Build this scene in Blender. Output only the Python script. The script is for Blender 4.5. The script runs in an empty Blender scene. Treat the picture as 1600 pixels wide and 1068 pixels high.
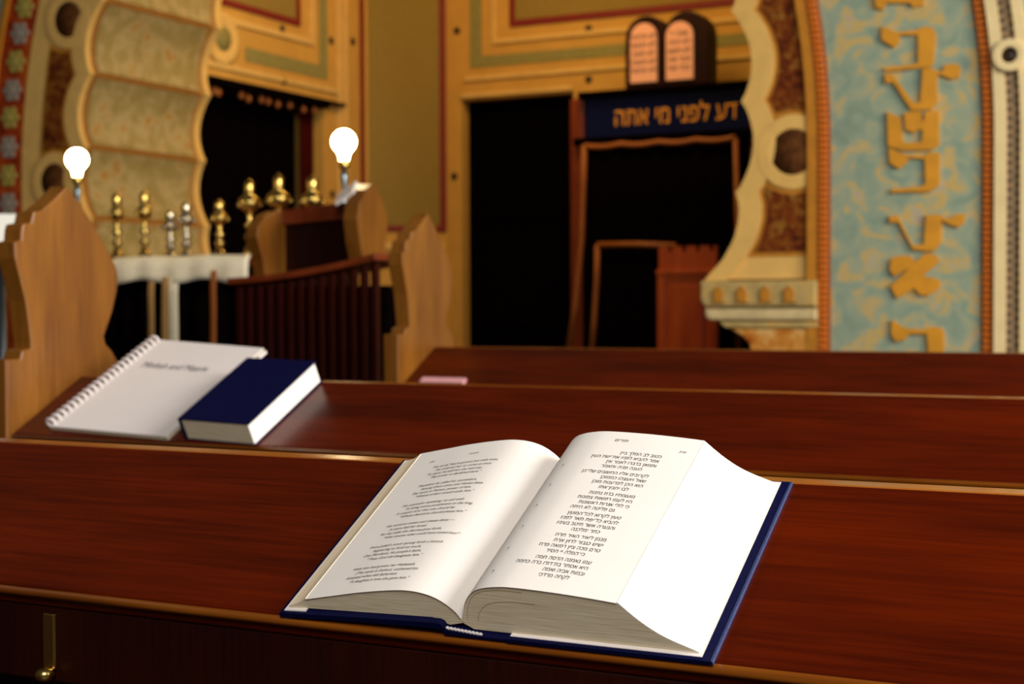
import bpy, bmesh, math, random
from mathutils import Vector, Matrix
from mathutils.geometry import tessellate_polygon

random.seed(7)
scene = bpy.context.scene
COL = scene.collection

# ------------------------------------------------------------------ camera
YAW, PITCH, ROLL = 0.4718, -0.0259, -0.0043
CAMZ = 1.02
def cam_axes():
    c, s = math.cos(YAW), math.sin(YAW)
    fw = Vector((-s, c, 0)); rt = Vector((c, s, 0)); up = Vector((0, 0, 1))
    f2 = fw*math.cos(PITCH) + up*math.sin(PITCH)
    u2 = up*math.cos(PITCH) - fw*math.sin(PITCH)
    r3 = rt*math.cos(ROLL) + u2*math.sin(ROLL)
    u3 = u2*math.cos(ROLL) - rt*math.sin(ROLL)
    return r3, u3, f2
cd = bpy.data.cameras.new('camera')
cam = bpy.data.objects.new('camera', cd)
COL.objects.link(cam)
r3, u3, f2 = cam_axes()
m = Matrix((r3, u3, -f2)).transposed().to_4x4()
m.translation = Vector((0, 0, CAMZ))
cam.matrix_world = m
cd.sensor_width = 36.0
cd.lens = 2338.75/1600*36.0
cd.clip_start = 0.02
cd.dof.use_dof = True
cd.dof.focus_distance = 1.055
cd.dof.aperture_fstop = 10.5
scene.camera = cam

# ------------------------------------------------------------------ world, lights, exposure
vs = scene.view_settings
vs.view_transform = 'Standard'
vs.look = 'None'
vs.gamma = 1.0
vs.use_curve_mapping = False
vs.exposure = 0.05

w = bpy.data.worlds.new('hall_air')
scene.world = w
w.use_nodes = True
bg = w.node_tree.nodes['Background']
bg.inputs[0].default_value = (1.0, 0.80, 0.55, 1)
bg.inputs[1].default_value = 0.045

def area(name, loc, target, sx, sy, power, col):
    l = bpy.data.lights.new(name, 'AREA')
    l.shape = 'RECTANGLE'; l.size = sx; l.size_y = sy
    l.energy = power; l.color = col
    o = bpy.data.objects.new(name, l)
    COL.objects.link(o)
    o.location = loc
    d = Vector(target) - Vector(loc)
    o.rotation_euler = d.to_track_quat('-Z', 'Y').to_euler()
    return o
# tall windows in the nave wall to the right of the pews
area('nave_window_light', (3.6, 1.3, 2.7), (-0.4, 1.0, 0.9), 1.1, 2.2, 270, (1.0, 0.97, 0.93))
# added fill from behind the camera, no window there, brightening the pages
area('rear_fill_light', (1.7, -2.5, 3.7), (-1.0, 2.0, 0.9), 2.0, 1.8, 195, (1.0, 0.95, 0.88))
# added unseen fill at the right, brightening the arch and the pew wings
area('arch_fill_light', (3.7, 3.6, 2.9), (-2.8, 6.0, 1.7), 1.2, 2.2, 215, (1.0, 0.86, 0.60))
# chandelier inside the apse, above the frame
area('apse_chandelier_light', (-3.7, 7.4, 4.05), (-4.6, 8.6, 1.5), 1.4, 1.4, 66, (1.0, 0.66, 0.25))

# ------------------------------------------------------------------ helpers
def lin(c):
    if isinstance(c, str):
        c = tuple(int(c[i:i+2], 16)/255 for i in (0, 2, 4))
    return tuple(((v/12.92) if v <= 0.04045 else ((v+0.055)/1.055)**2.4) for v in c) + (1.0,)

def new_mat(name):
    mt = bpy.data.materials.new(name); mt.use_nodes = True
    nt = mt.node_tree
    return mt, nt, nt.nodes['Principled BSDF']

def plain(name, col, rough=0.6, metal=0.0, spec=0.5, var=0.10, scale=30.0, bump=0.0):
    """solid colour with a little procedural mottling"""
    mt, nt, b = new_mat(name)
    c = lin(col)
    tc = nt.nodes.new('ShaderNodeTexCoord')
    nz = nt.nodes.new('ShaderNodeTexNoise'); nz.inputs['Scale'].default_value = scale; nz.inputs['Detail'].default_value = 4
    nt.links.new(tc.outputs['Object'], nz.inputs['Vector'])
    rp = nt.nodes.new('ShaderNodeValToRGB')
    rp.color_ramp.elements[0].position = 0.3; rp.color_ramp.elements[1].position = 0.7
    rp.color_ramp.elements[0].color = tuple(v*(1-var) for v in c[:3]) + (1,)
    rp.color_ramp.elements[1].color = tuple(min(1, v*(1+var)) for v in c[:3]) + (1,)
    nt.links.new(nz.outputs['Fac'], rp.inputs['Fac'])
    nt.links.new(rp.outputs['Color'], b.inputs['Base Color'])
    b.inputs['Roughness'].default_value = rough
    b.inputs['Metallic'].default_value = metal
    b.inputs['Specular IOR Level'].default_value = spec
    if bump:
        bp = nt.nodes.new('ShaderNodeBump'); bp.inputs['Strength'].default_value = bump; bp.inputs['Distance'].default_value = 0.002
        nt.links.new(nz.outputs['Fac'], bp.inputs['Height']); nt.links.new(bp.outputs['Normal'], b.inputs['Normal'])
    return mt

def wood(name, dark, light, axis='X', rough=0.32, fine=90.0, spec=0.5):
    mt, nt, b = new_mat(name)
    tc = nt.nodes.new('ShaderNodeTexCoord')
    def noise(st, scale, detail=5):
        mp = nt.nodes.new('ShaderNodeMapping')
        sc = {'X': (st, 1, 1), 'Y': (1, st, 1), 'Z': (1, 1, st)}[axis]
        mp.inputs['Scale'].default_value = sc
        nt.links.new(tc.outputs['Object'], mp.inputs['Vector'])
        n = nt.nodes.new('ShaderNodeTexNoise')
        n.inputs['Scale'].default_value = scale; n.inputs['Detail'].default_value = detail; n.inputs['Roughness'].default_value = 0.6
        nt.links.new(mp.outputs['Vector'], n.inputs['Vector'])
        return n
    n1 = noise(0.12, 14.0); n2 = noise(0.04, fine*2.2, 6); n3 = noise(0.5, 4.0, 3)
    a1 = nt.nodes.new('ShaderNodeMath'); a1.operation = 'MULTIPLY_ADD'; a1.inputs[1].default_value = 0.45
    nt.links.new(n1.outputs['Fac'], a1.inputs[0])
    a2 = nt.nodes.new('ShaderNodeMath'); a2.operation = 'MULTIPLY'; a2.inputs[1].default_value = 0.30
    nt.links.new(n2.outputs['Fac'], a2.inputs[0]); nt.links.new(a2.outputs[0], a1.inputs[2])
    a3 = nt.nodes.new('ShaderNodeMath'); a3.operation = 'MULTIPLY_ADD'; a3.inputs[1].default_value = 0.25
    nt.links.new(n3.outputs['Fac'], a3.inputs[0]); nt.links.new(a1.outputs[0], a3.inputs[2])
    rp = nt.nodes.new('ShaderNodeValToRGB')
    rp.color_ramp.elements[0].position = 0.36; rp.color_ramp.elements[1].position = 0.64
    rp.color_ramp.elements[0].color = lin(dark); rp.color_ramp.elements[1].color = lin(light)
    nt.links.new(a3.outputs[0], rp.inputs['Fac'])
    nt.links.new(rp.outputs['Color'], b.inputs['Base Color'])
    b.inputs['Roughness'].default_value = rough
    b.inputs['Specular IOR Level'].default_value = spec
    bp = nt.nodes.new('ShaderNodeBump'); bp.inputs['Strength'].default_value = 0.12; bp.inputs['Distance'].default_value = 0.001
    nt.links.new(n2.outputs['Fac'], bp.inputs['Height']); nt.links.new(bp.outputs['Normal'], b.inputs['Normal'])
    return mt

def painted(name, stops, scale=9.0, rough=0.8, dist=0.0, detail=4.0):
    """faded painted ornament: noise through several colour stops"""
    mt, nt, b = new_mat(name)
    tc = nt.nodes.new('ShaderNodeTexCoord')
    nz = nt.nodes.new('ShaderNodeTexNoise'); nz.inputs['Scale'].default_value = scale; nz.inputs['Detail'].default_value = detail
    nz.inputs['Distortion'].default_value = dist
    nt.links.new(tc.outputs['Object'], nz.inputs['Vector'])
    rp = nt.nodes.new('ShaderNodeValToRGB')
    e = rp.color_ramp.elements
    while len(e) < len(stops): e.new(0.5)
    for i, (p, c) in enumerate(stops):
        e[i].position = p; e[i].color = lin(c)
    nt.links.new(nz.outputs['Fac'], rp.inputs['Fac'])
    nt.links.new(rp.outputs['Color'], b.inputs['Base Color'])
    b.inputs['Roughness'].default_value = rough
    b.inputs['Specular IOR Level'].default_value = 0.2
    return mt

def glow(name, col, strength):
    mt, nt, b = new_mat(name)
    b.inputs['Base Color'].default_value = lin(col)
    b.inputs['Emission Color'].default_value = lin(col)
    b.inputs['Emission Strength'].default_value = strength
    return mt

def paper_edges(name, col, dark, axis_scale, rough=0.9):
    """stacked sheets: fine lines across the thickness of a page block (book-local z)"""
    mt, nt, b = new_mat(name)
    tc = nt.nodes.new('ShaderNodeTexCoord')
    mp = nt.nodes.new('ShaderNodeMapping'); mp.inputs['Scale'].default_value = axis_scale
    nt.links.new(tc.outputs['Object'], mp.inputs['Vector'])
    n = nt.nodes.new('ShaderNodeTexNoise'); n.inputs['Scale'].default_value = 60; n.inputs['Detail'].default_value = 6
    nt.links.new(mp.outputs['Vector'], n.inputs['Vector'])
    rp = nt.nodes.new('ShaderNodeValToRGB')
    rp.color_ramp.elements[0].position = 0.32; rp.color_ramp.elements[1].position = 0.6
    rp.color_ramp.elements[0].color = lin(dark); rp.color_ramp.elements[1].color = lin(col)
    nt.links.new(n.outputs['Fac'], rp.inputs['Fac']); nt.links.new(rp.outputs['Color'], b.inputs['Base Color'])
    b.inputs['Roughness'].default_value = rough; b.inputs['Specular IOR Level'].default_value = 0.15
    return mt

def link(name, bm, mat, parent=None, smooth=False, loc=None):
    me = bpy.data.meshes.new(name)
    bmesh.ops.recalc_face_normals(bm, faces=bm.faces)
    bm.to_mesh(me); bm.free()
    if smooth:
        for p in me.polygons: p.use_smooth = True
    o = bpy.data.objects.new(name, me)
    if mat: me.materials.append(mat)
    COL.objects.link(o)
    if parent: o.parent = parent
    if loc: o.location = loc
    return o

def inst(src, parent=None, loc=None, rot=None, scale=None):
    o = src.copy(); COL.objects.link(o)
    o.parent = parent
    if loc is not None: o.location = loc
    if rot is not None: o.rotation_euler = rot
    if scale is not None: o.scale = scale
    return o

def empty(name, loc=(0, 0, 0), rot=(0, 0, 0)):
    o = bpy.data.objects.new(name, None); COL.objects.link(o)
    o.location = loc; o.rotation_euler = rot; o.empty_display_size = 0.1
    return o

def tag(o, label, cat, group=None):
    o['label'] = label; o['category'] = cat
    if group: o['group'] = group
    return o

def struct(o): o['kind'] = 'structure'; return o

def box(bm, x0, x1, y0, y1, z0, z1, bev=0.0, seg=2):
    t = bmesh.new()
    v = [t.verts.new(p) for p in ((x0,y0,z0),(x1,y0,z0),(x1,y1,z0),(x0,y1,z0),(x0,y0,z1),(x1,y0,z1),(x1,y1,z1),(x0,y1,z1))]
    for f in ((0,3,2,1),(4,5,6,7),(0,1,5,4),(1,2,6,5),(2,3,7,6),(3,0,4,7)): t.faces.new([v[i] for i in f])
    if bev: bmesh.ops.bevel(t, geom=t.edges[:], offset=bev, segments=seg, affect='EDGES', profile=0.5)
    me = bpy.data.meshes.new('t'); t.to_mesh(me); t.free(); bm.from_mesh(me); bpy.data.meshes.remove(me)
    return bm
def B(*a, **k): return box(bmesh.new(), *a, **k)

def prism(bm, pts, plane, d0, d1, bev=0.0):
    """extrude the 2-D outline pts; plane 'XZ' along Y, 'YZ' along X, 'XY' along Z"""
    t = bmesh.new()
    def P(p, d):
        return {'XZ': (p[0], d, p[1]), 'YZ': (d, p[0], p[1]), 'XY': (p[0], p[1], d)}[plane]
    a = [t.verts.new(P(p, d0)) for p in pts]; b = [t.verts.new(P(p, d1)) for p in pts]
    t.faces.new(a); t.faces.new(b[::-1])
    n = len(pts)
    for i in range(n): t.faces.new((a[i], b[i], b[(i+1) % n], a[(i+1) % n]))
    if bev:
        bmesh.ops.recalc_face_normals(t, faces=t.faces)
        ed = [e for e in t.edges if (e.verts[0] in a) == (e.verts[1] in a)]
        bmesh.ops.bevel(t, geom=ed, offset=bev, segments=2, affect='EDGES', profile=0.5)
    bmesh.ops.recalc_face_normals(t, faces=t.faces)
    me = bpy.data.meshes.new('t'); t.to_mesh(me); t.free(); bm.from_mesh(me); bpy.data.meshes.remove(me)
    return bm
def PR(*a, **k): return prism(bmesh.new(), *a, **k)

def lathe(prof, n=20, bm=None, off=(0, 0, 0)):
    bm = bm or bmesh.new()
    rings = []
    for r, z in prof:
        rings.append([bm.verts.new((off[0]+r*math.cos(2*math.pi*i/n), off[1]+r*math.sin(2*math.pi*i/n), off[2]+z)) for i in range(n)])
    for a, b in zip(rings, rings[1:]):
        for i in range(n): bm.faces.new((a[i], a[(i+1) % n], b[(i+1) % n], b[i]))
    bm.faces.new(rings[0][::-1]); bm.faces.new(rings[-1])
    return bm

def tube(pts, r, n=8, bm=None):
    bm = bm or bmesh.new()
    pts = [Vector(p) for p in pts]; rings = []
    for i, p in enumerate(pts):
        d = (pts[min(i+1, len(pts)-1)] - pts[max(i-1, 0)]).normalized()
        u = d.cross(Vector((0, 1, 0.01)))
        if u.length < 1e-4: u = d.cross(Vector((1, 0, 0)))
        u.normalize(); v = d.cross(u)
        rr = r[i] if isinstance(r, (list, tuple)) else r
        rings.append([bm.verts.new(p + (u*math.cos(2*math.pi*k/n) + v*math.sin(2*math.pi*k/n))*rr) for k in range(n)])
    for a, b in zip(rings, rings[1:]):
        for k in range(n): bm.faces.new((a[k], a[(k+1) % n], b[(k+1) % n], b[k]))
    bm.faces.new(rings[0]); bm.faces.new(rings[-1][::-1])
    return bm

def text_polys(body, size, shear=0.0, align='LEFT'):
    """text -> list of (points, triangles), one entry per outer contour, in the XY plane"""
    cu = bpy.data.curves.new('text', 'FONT')
    cu.body = body; cu.size = 1.0; cu.shear = shear; cu.align_x = align
    o = bpy.data.objects.new('text', cu); COL.objects.link(o)
    dg = bpy.context.evaluated_depsgraph_get(); dg.update()
    oe = o.evaluated_get(dg)
    cv_ = oe.to_curve(dg)
    loops = []
    for sp_ in cv_.splines:
        bp_ = sp_.bezier_points; n = len(bp_); pts = []
        for k in range(n):
            a, c = bp_[k], bp_[(k+1) % n]
            p0, p1, p2, p3 = (Vector(q[:2]) for q in (a.co, a.handle_right, c.handle_left, c.co))
            chord = (p3-p0)
            flat = chord.length < 1e-6 or all(abs((q-p0).cross(chord)) < 1e-4*chord.length for q in (p1, p2))
            for t_ in ((0.0,) if flat else (0.0, 0.34, 0.67)):
                u_ = 1-t_
                q = p0*u_**3 + p1*3*u_*u_*t_ + p2*3*u_*t_*t_ + p3*t_**3
                if not pts or (q-pts[-1]).length > 1e-5: pts.append(q)
        if len(pts) > 2: loops.append(pts)
    oe.to_curve_clear()
    bpy.data.objects.remove(o); bpy.data.curves.remove(cu)
    def area2(p): return sum(p[k-1].cross(p[k]) for k in range(len(p)))
    if not loops: return []
    big = max(loops, key=lambda p: abs(area2(p)))
    sg_ = 1 if area2(big) > 0 else -1
    outs = [p for p in loops if area2(p)*sg_ > 0]; holes = [p for p in loops if area2(p)*sg_ <= 0]
    def inside(q, poly):
        r = False
        for k in range(len(poly)):
            a, c = poly[k-1], poly[k]
            if (a.y > q.y) != (c.y > q.y) and q.x < (c.x-a.x)*(q.y-a.y)/(c.y-a.y)+a.x: r = not r
        return r
    res = []
    for p in outs:
        hs = [h for h in holes if inside(h[0], p)]
        ring_ = [[Vector((q.x, q.y, 0)) for q in l] for l in [p]+hs]
        tris = tessellate_polygon(ring_)
        flatp = [q*size for l in ring_ for q in l]
        res.append((flatp, tris))
    return res

def text_mesh(body, size, shear=0.0, offset=0.0, align='LEFT'):
    """text -> one flat mesh; offset > 0 emboldens with a slightly shifted second print"""
    V, F = [], []
    for k, d in enumerate((0.0, offset) if offset else (0.0,)):
        for pts, tris in text_polys(body, size, shear, align):
            b0 = len(V)
            V += [(q.x+d, q.y+d*0.4, k*0.00002) for q in pts]
            F += [tuple(b0+i_ for i_ in t_) for t_ in tris]
    me = bpy.data.meshes.new('text'); me.from_pydata(V, [], F); me.update()
    return me

# ------------------------------------------------------------------ materials
MAHOG = wood('mahogany', '230300', '5E1800', 'X', rough=0.25, spec=0.28)
MAHOG_E = wood('mahogany_edge_highlight', '6A2E06', 'AC641C', 'X', rough=0.22)  # lighter tone paints the highlight along the desk edges
WALNUT = wood('wing_walnut', '5A2E06', '8E5A1A', 'Z', rough=0.40)
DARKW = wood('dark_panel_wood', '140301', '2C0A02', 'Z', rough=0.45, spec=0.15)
REDW = wood('red_wood', '5A1A08', '8A3A12', 'Z', rough=0.4)
CREAM = plain('cream_plaster', 'DEB468', 0.75, var=0.08, scale=12, spec=0.2)
CREAM_W = plain('warm_wall_plaster', 'CC9A48', 0.8, var=0.07, scale=6, spec=0.2)
OLIVE = plain('olive_wall_field', '92783A', 0.85, var=0.10, scale=60, spec=0.15)
REDLINE = plain('red_painted_line', '7A1408', 0.7, var=0.1)
SAGE = plain('sage_painted_stripe', '8E8448', 0.8, var=0.12, scale=25)
GOLDP = plain('gold_ochre_paint', 'B87818', 0.6, var=0.12, scale=20)
OCHRE = plain('ochre_brown_line', 'A06A24', 0.7, var=0.12, scale=20)
TEAL = painted('faded_teal_ornament', [(0.28, '7E9284'), (0.44, '8C9E8C'), (0.53, '9CA48C'), (0.60, 'C2A460'), (0.67, 'A8A892'), (0.74, 'B89A86')], 10.0, dist=0.9)
REDORN = painted('dark_red_ornament', [(0.32, '3E1402'), (0.46, '6A2C04'), (0.56, '7C420C'), (0.66, '8A6424')], 24.0, dist=1.0)
FLOWERB = painted('orange_flower_band', [(0.3, '7A2206'), (0.55, 'A84010'), (0.72, 'B85A18')], 12.0)
SOFFIT = painted('speckled_soffit', [(0.3, '968048'), (0.48, 'A08C58'), (0.58, 'B09C6C'), (0.68, 'A87C38')], 11.0, dist=0.4)
GREYORN = painted('grey_pattern_strip', [(0.3, '9A8468'), (0.55, 'B8A080'), (0.7, 'C09060')], 40.0)
BEADM = plain('orange_bead_paint', 'C86A14', 0.5, var=0.15, scale=20)
BEADD = plain('dark_bead_bed', '904410', 0.6)
CORB1 = painted('corbel_sage', [(0.3, 'A89058'), (0.55, 'B8A068'), (0.7, 'C8A058')], 14.0)
CORB2 = plain('corbel_pale', 'CDB888', 0.7, var=0.12, scale=25)
CORB3 = painted('corbel_orange', [(0.3, 'A85818'), (0.5, 'C88838'), (0.65, 'D8B070')], 18.0)
BLACKC = plain('black_cloth', '060202', 0.95, spec=0.02, var=0.2)
DARKRED = plain('dark_red_cloth', '3A0804', 0.9, spec=0.05, var=0.2)
TRIM = plain('gold_braid', '9A5418', 0.6, var=0.15, scale=60)
BRASS = plain('brass', 'D2B468', 0.27, metal=1.0, var=0.08)
SILVER = plain('aged_silver', 'C8C0B0', 0.25, metal=1.0, var=0.08)
STEEL = plain('steel', '8090A0', 0.3, metal=1.0, var=0.05)
PAPER = plain('page_paper', 'E6E0DB', 0.9, spec=0.12, var=0.012, scale=40)
PAPER_E = paper_edges('page_edges', 'EADFC6', 'CDBC98', (0.5, 0.5, 22))
CREAM2 = plain('pale_cream_plaster', 'E2CE9E', 0.75, var=0.06, scale=12, spec=0.2)
FORE_LIT = paper_edges('fore_edge', 'F4F2EE', 'E8E4DC', (0.5, 0.4, 20))  # whiter copy of the page edges, side light painted into the colour
WHITEP = plain('white_card', 'E6DEDC', 0.85, spec=0.15, var=0.01)
LEAFD = plain('leaf_gap_shade', '9A8460', 0.9, spec=0.05)
INK = plain('ink', '2A241E', 0.8, spec=0.1, var=0.0)
INKB = plain('brown_ink', '5A4A36', 0.8, spec=0.1, var=0.0)
NAVY = plain('navy_cloth', '050834', 0.6, spec=0.12, var=0.2, scale=400, bump=0.2)
NAVY_E = plain('navy_edge_highlight', '28345E', 0.35, spec=0.6, var=0.2, scale=300)  # paler blue paints the highlight on the right cover edge
CLOTH = plain('white_cloth', 'F2EAD6', 0.9, spec=0.1, var=0.05)
CLOTH2 = plain('cream_ribbon', 'B08A58', 0.9, spec=0.1, var=0.1)
PINK = plain('pink_card', 'E8A8B0', 0.8, var=0.03)
FLOORM = wood('floor_boards', '1E0C06', '38180C', 'Y', rough=0.45)
BULB = glow('lit_bulb', 'FFE2A8', 38.0)
TABLET = glow('tablet_added_glow', 'D89468', 0.30)  # faint emission added in place of light reflected by the plates
CHAIRW = wood('chair_red_wood', '9A3008', 'CC5C18', 'Z', rough=0.4)
SIGNB = plain('blue_black_enamel', '0A1038', 0.12, spec=0.6, var=0.2, scale=3)
SIGNL = plain('gilt_letters', 'FFA83C', 0.35, var=0.1)
HEADB = plain('head_band', 'D8D0D0', 0.8)

# ------------------------------------------------------------------ floor and apse walls
YA, YB = 6.0, 6.89             # arch front and back faces
XC = -3.76                     # arch centre line
XL = -5.60                     # left wall of the apse
YK = 8.747                     # where the chamfer starts
YW = 9.163                     # back wall
ZT = 4.2
fl = struct(link('floor', B(-9, 5, -5, 10, -0.05, 0), FLOORM))

def wall_pieces(parent, plane, off, sgn, rects):
    """flat raised strips on a wall; rects: (name, a0,a1,z0,z1,thick,mat)"""
    for nm, a0, a1, z0, z1, th, mt in rects:
        if plane == 'X':
            link(nm, B(off, off+sgn*th, a0, a1, z0, z1), mt, parent)
        else:
            link(nm, B(a0, a1, off, off+sgn*th, z0, z1), mt, parent)

# left wall with dark doorway
NY0, NY1, NZ = 6.93, 8.25, 2.345
bm = bmesh.new()
box(bm, XL-0.3, XL, NY1, YK, 0, ZT)
box(bm, XL-0.3, XL, YB, NY0, 0, ZT)
box(bm, XL-0.3, XL, NY0, NY1, NZ, ZT)
wl = struct(link('wall_left', bm, CREAM_W))
wall_pieces(wl, 'X', XL, 1, [
    ('olive_field', 6.95, 7.95, 2.84, 4.1, 0.004, OLIVE),
    ('red_border', 6.95, 7.99, 2.80, 2.84, 0.012, REDLINE),
    ('red_border', 7.95, 7.99, 2.84, 4.1, 0.012, REDLINE),
    ('sage_stripe', 7.42, 8.30, 2.50, 2.585, 0.006, SAGE),
    ('sage_stripe', 8.21, 8.30, 2.585, 4.1, 0.006, SAGE),
    ('raised_moulding', 6.95, 8.10, 2.70, 2.735, 0.016, CREAM),
    ('raised_moulding', 8.10, 8.135, 2.70, 4.1, 0.016, CREAM),
    ('raised_moulding', 6.95, 8.42, 2.42, 2.45, 0.016, CREAM),
    ('raised_moulding', 8.42, 8.455, 0.9, 4.1, 0.016, CREAM),
    ('raised_moulding', 8.50, 8.53, 0.9, 4.1, 0.016, CREAM),
    ('red_border', 8.70, 8.742, 0.9, 4.1, 0.012, REDLINE),
    ('door_lintel', 6.91, 8.45, 2.335, 2.358, 0.05, DARKW),
])
# roundel on the left wall
rd = link('roundel', lathe([(0.0001, 0), (0.16, 0), (0.16, 0.015), (0.13, 0.022), (0.10, 0.012), (0.0001, 0.012)], 28), CREAM, wl, True)
rd.rotation_euler = (0, math.radians(90), 0); rd.location = (XL, 7.19, 2.60)
rd2 = link('roundel_field', lathe([(0.0001, 0), (0.075, 0), (0.075, 0.016), (0.0001, 0.018)], 24), SAGE, wl, True)
rd2.rotation_euler = (0, math.radians(90), 0); rd2.location = (XL, 7.19, 2.60)
# studs
stud0 = lathe([(0.0001, 0), (0.026, 0), (0.024, 0.008), (0.012, 0.016), (0.0001, 0.018)], 14)
STUD = plain('dark_stud', '2A1404', 0.5)
stud = link('stud', stud0, STUD, wl, True)
stud.rotation_euler = (0, math.radians(90), 0); stud.location = (XL, 8.35, 2.765)
for y, z in ((8.61, 2.80), (7.80, 2.755), (7.81, 2.43), (8.35, 1.75)):
    inst(stud, wl, (XL, y, z))
# dark doorway behind the left wall: recess and hanging curtain
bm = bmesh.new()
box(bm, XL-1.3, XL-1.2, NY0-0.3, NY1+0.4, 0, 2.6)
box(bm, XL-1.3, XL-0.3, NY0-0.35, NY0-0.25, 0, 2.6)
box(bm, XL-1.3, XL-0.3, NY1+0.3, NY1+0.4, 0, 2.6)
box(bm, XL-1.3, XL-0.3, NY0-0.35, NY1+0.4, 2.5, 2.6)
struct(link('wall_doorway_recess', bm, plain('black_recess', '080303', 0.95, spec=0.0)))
def curtain_mesh(x0, x1, z0, z1, waves, amp, axis='X', nz=6, thick=0.006):
    """pleated hanging cloth with thickness, pleats run down; returned in XZ with depth along Y"""
    bm = bmesh.new(); n = waves*8
    def pt(i, k, d):
        x = x0 + (x1-x0)*i/n
        z = z0 + (z1-z0)*k/nz
        y = amp*math.sin(2*math.pi*waves*i/n) + d
        return (x, y, z) if axis == 'X' else (y, x, z)
    g = [[[bm.verts.new(pt(i, k, d)) for k in range(nz+1)] for i in range(n+1)] for d in (0, thick)]
    for s in (0, 1):
        for i in range(n):
            for k in range(nz):
                bm.faces.new((g[s][i][k], g[s][i+1][k], g[s][i+1][k+1], g[s][i][k+1]))
    for i in range(n):
        for k in (0, nz): bm.faces.new((g[0][i][k], g[0][i+1][k], g[1][i+1][k], g[1][i][k]))
    for k in range(nz):
        for i in (0, n): bm.faces.new((g[0][i][k], g[0][i][k+1], g[1][i][k+1], g[1][i][k]))
    return bm
dc = empty('doorway_curtain', (XL-0.12, 7.6, 0.02))
link('cloth', curtain_mesh(NY0+0.01-7.6, NY1-0.16-7.6, 0.0, 2.28, 7, 0.025, 'Y'), BLACKC, dc, True)
link('side_drape', curtain_mesh(NY1-0.17-7.6, NY1-0.02-7.6, 0.0, 2.30, 2, 0.02, 'Y'), DARKRED, dc, True, loc=(0.05, 0, 0))
tas = lathe([(0.0001, 0), (0.012, 0.004), (0.020, 0.02), (0.016, 0.04), (0.006, 0.05), (0.0001, 0.06)], 10)
tz = link('tassel', tas, TRIM, dc, True); tz.location = (0.14, 7.02-7.6, 2.235)
for y in (7.09, 7.13, 7.35, 7.42, 7.55, 7.62, 7.72, 7.85, 8.0, 8.12): inst(tz, dc, (0.14, y-7.6, 2.235 + random.uniform(-.012, .01)))
link('pelmet', B(0.10, 0.18, NY0-7.6+0.005, NY1-7.6-0.005, 2.285, 2.33), BLACKC, dc)
tag(dc, 'black curtain with small gold tassels filling the left doorway behind the brass finials', 'curtain')

# chamfer wall
cl = math.hypot(XL+5.184-0, YW-YK)
bm = B(0, cl, 0, 0.3, 0, ZT)
wc = struct(link('wall_corner', bm, CREAM_W)); wc.location = (XL, YK, 0); wc.rotation_euler = (0, 0, math.radians(45))
wall_pieces(wc, 'Y', 0, -1, [
    ('olive_field', 0.03, cl-0.05, 1.56, 4.1, 0.004, OLIVE),
    ('red_border', cl-0.05, cl-0.005, 1.52, 4.1, 0.012, REDLINE),
    ('red_border', 0.03, cl-0.05, 1.52, 1.56, 0.012, REDLINE),
    ('raised_moulding', 0.03, cl-0.02, 1.40, 1.44, 0.02, CREAM),
])
# back wall
bm = bmesh.new()
DX0, DX1, DZ = -5.06, -4.205, 2.43
box(bm, -5.184, DX0, YW, YW+0.3, 0, ZT); box(bm, DX1, 0.5, YW, YW+0.3, 0, ZT); box(bm, DX0, DX1, YW, YW+0.3, DZ, ZT)
wb = struct(link('wall_back', bm, CREAM_W))
wall_pieces(wb, 'Y', YW, -1, [
    ('olive_field', -4.64, -2.2, 2.95, 4.1, 0.004, OLIVE),
    ('red_border', -4.68, -2.2, 2.905, 2.95, 0.012, REDLINE),
    ('red_border', -4.68, -4.64, 2.95, 4.1, 0.012, REDLINE),
    ('sage_stripe', -4.99, -4.90, 2.65, 4.1, 0.006, SAGE),
    ('sage_stripe', -4.90, -2.2, 2.65, 2.725, 0.006, SAGE),
    ('raised_moulding', -4.78, -2.2, 2.80, 2.83, 0.018, CREAM),
    ('raised_moulding', -4.81, -4.78, 2.80, 4.1, 0.018, CREAM),
    ('raised_moulding', -5.03, -2.2, 2.56, 2.59, 0.018, CREAM),
    ('raised_moulding', -5.06, -4.205, 2.445, 2.475, 0.018, CREAM),
])
for x, z in ((-5.095, 2.917), (-4.091, 2.845), (-4.092, 2.508), (-5.122, 1.909)):
    inst(stud, wb, (x, YW, z), (math.radians(90), 0, 0))
# dark door in the back wall
d1 = empty('door_1', ((DX0+DX1)/2, YW+0.1, 0)); struct(d1)
hw = (DX1-DX0)/2
link('door_leaf', B(-hw, hw, 0, 0.05, 0, DZ), plain('black_door', '030101', 0.8, spec=0.02), d1)
for zz in ((0.15, 0.75), (0.85, 1.5), (1.6, 2.3)):
    link('door_panel', B(-hw+0.1, hw-0.1, -0.012, 0.0, zz[0], zz[1], bev=0.005), plain('black_door_panel', '040202', 0.8, spec=0.02), d1)
link('door_jamb', B(hw-0.005, hw+0.10, -0.14, -0.06, 0, DZ-0.05), REDW, d1)
# ceiling of the apse
struct(link('ceiling', B(-7, 1, YB, YW+0.3, ZT, ZT+0.1), CREAM_W))

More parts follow.
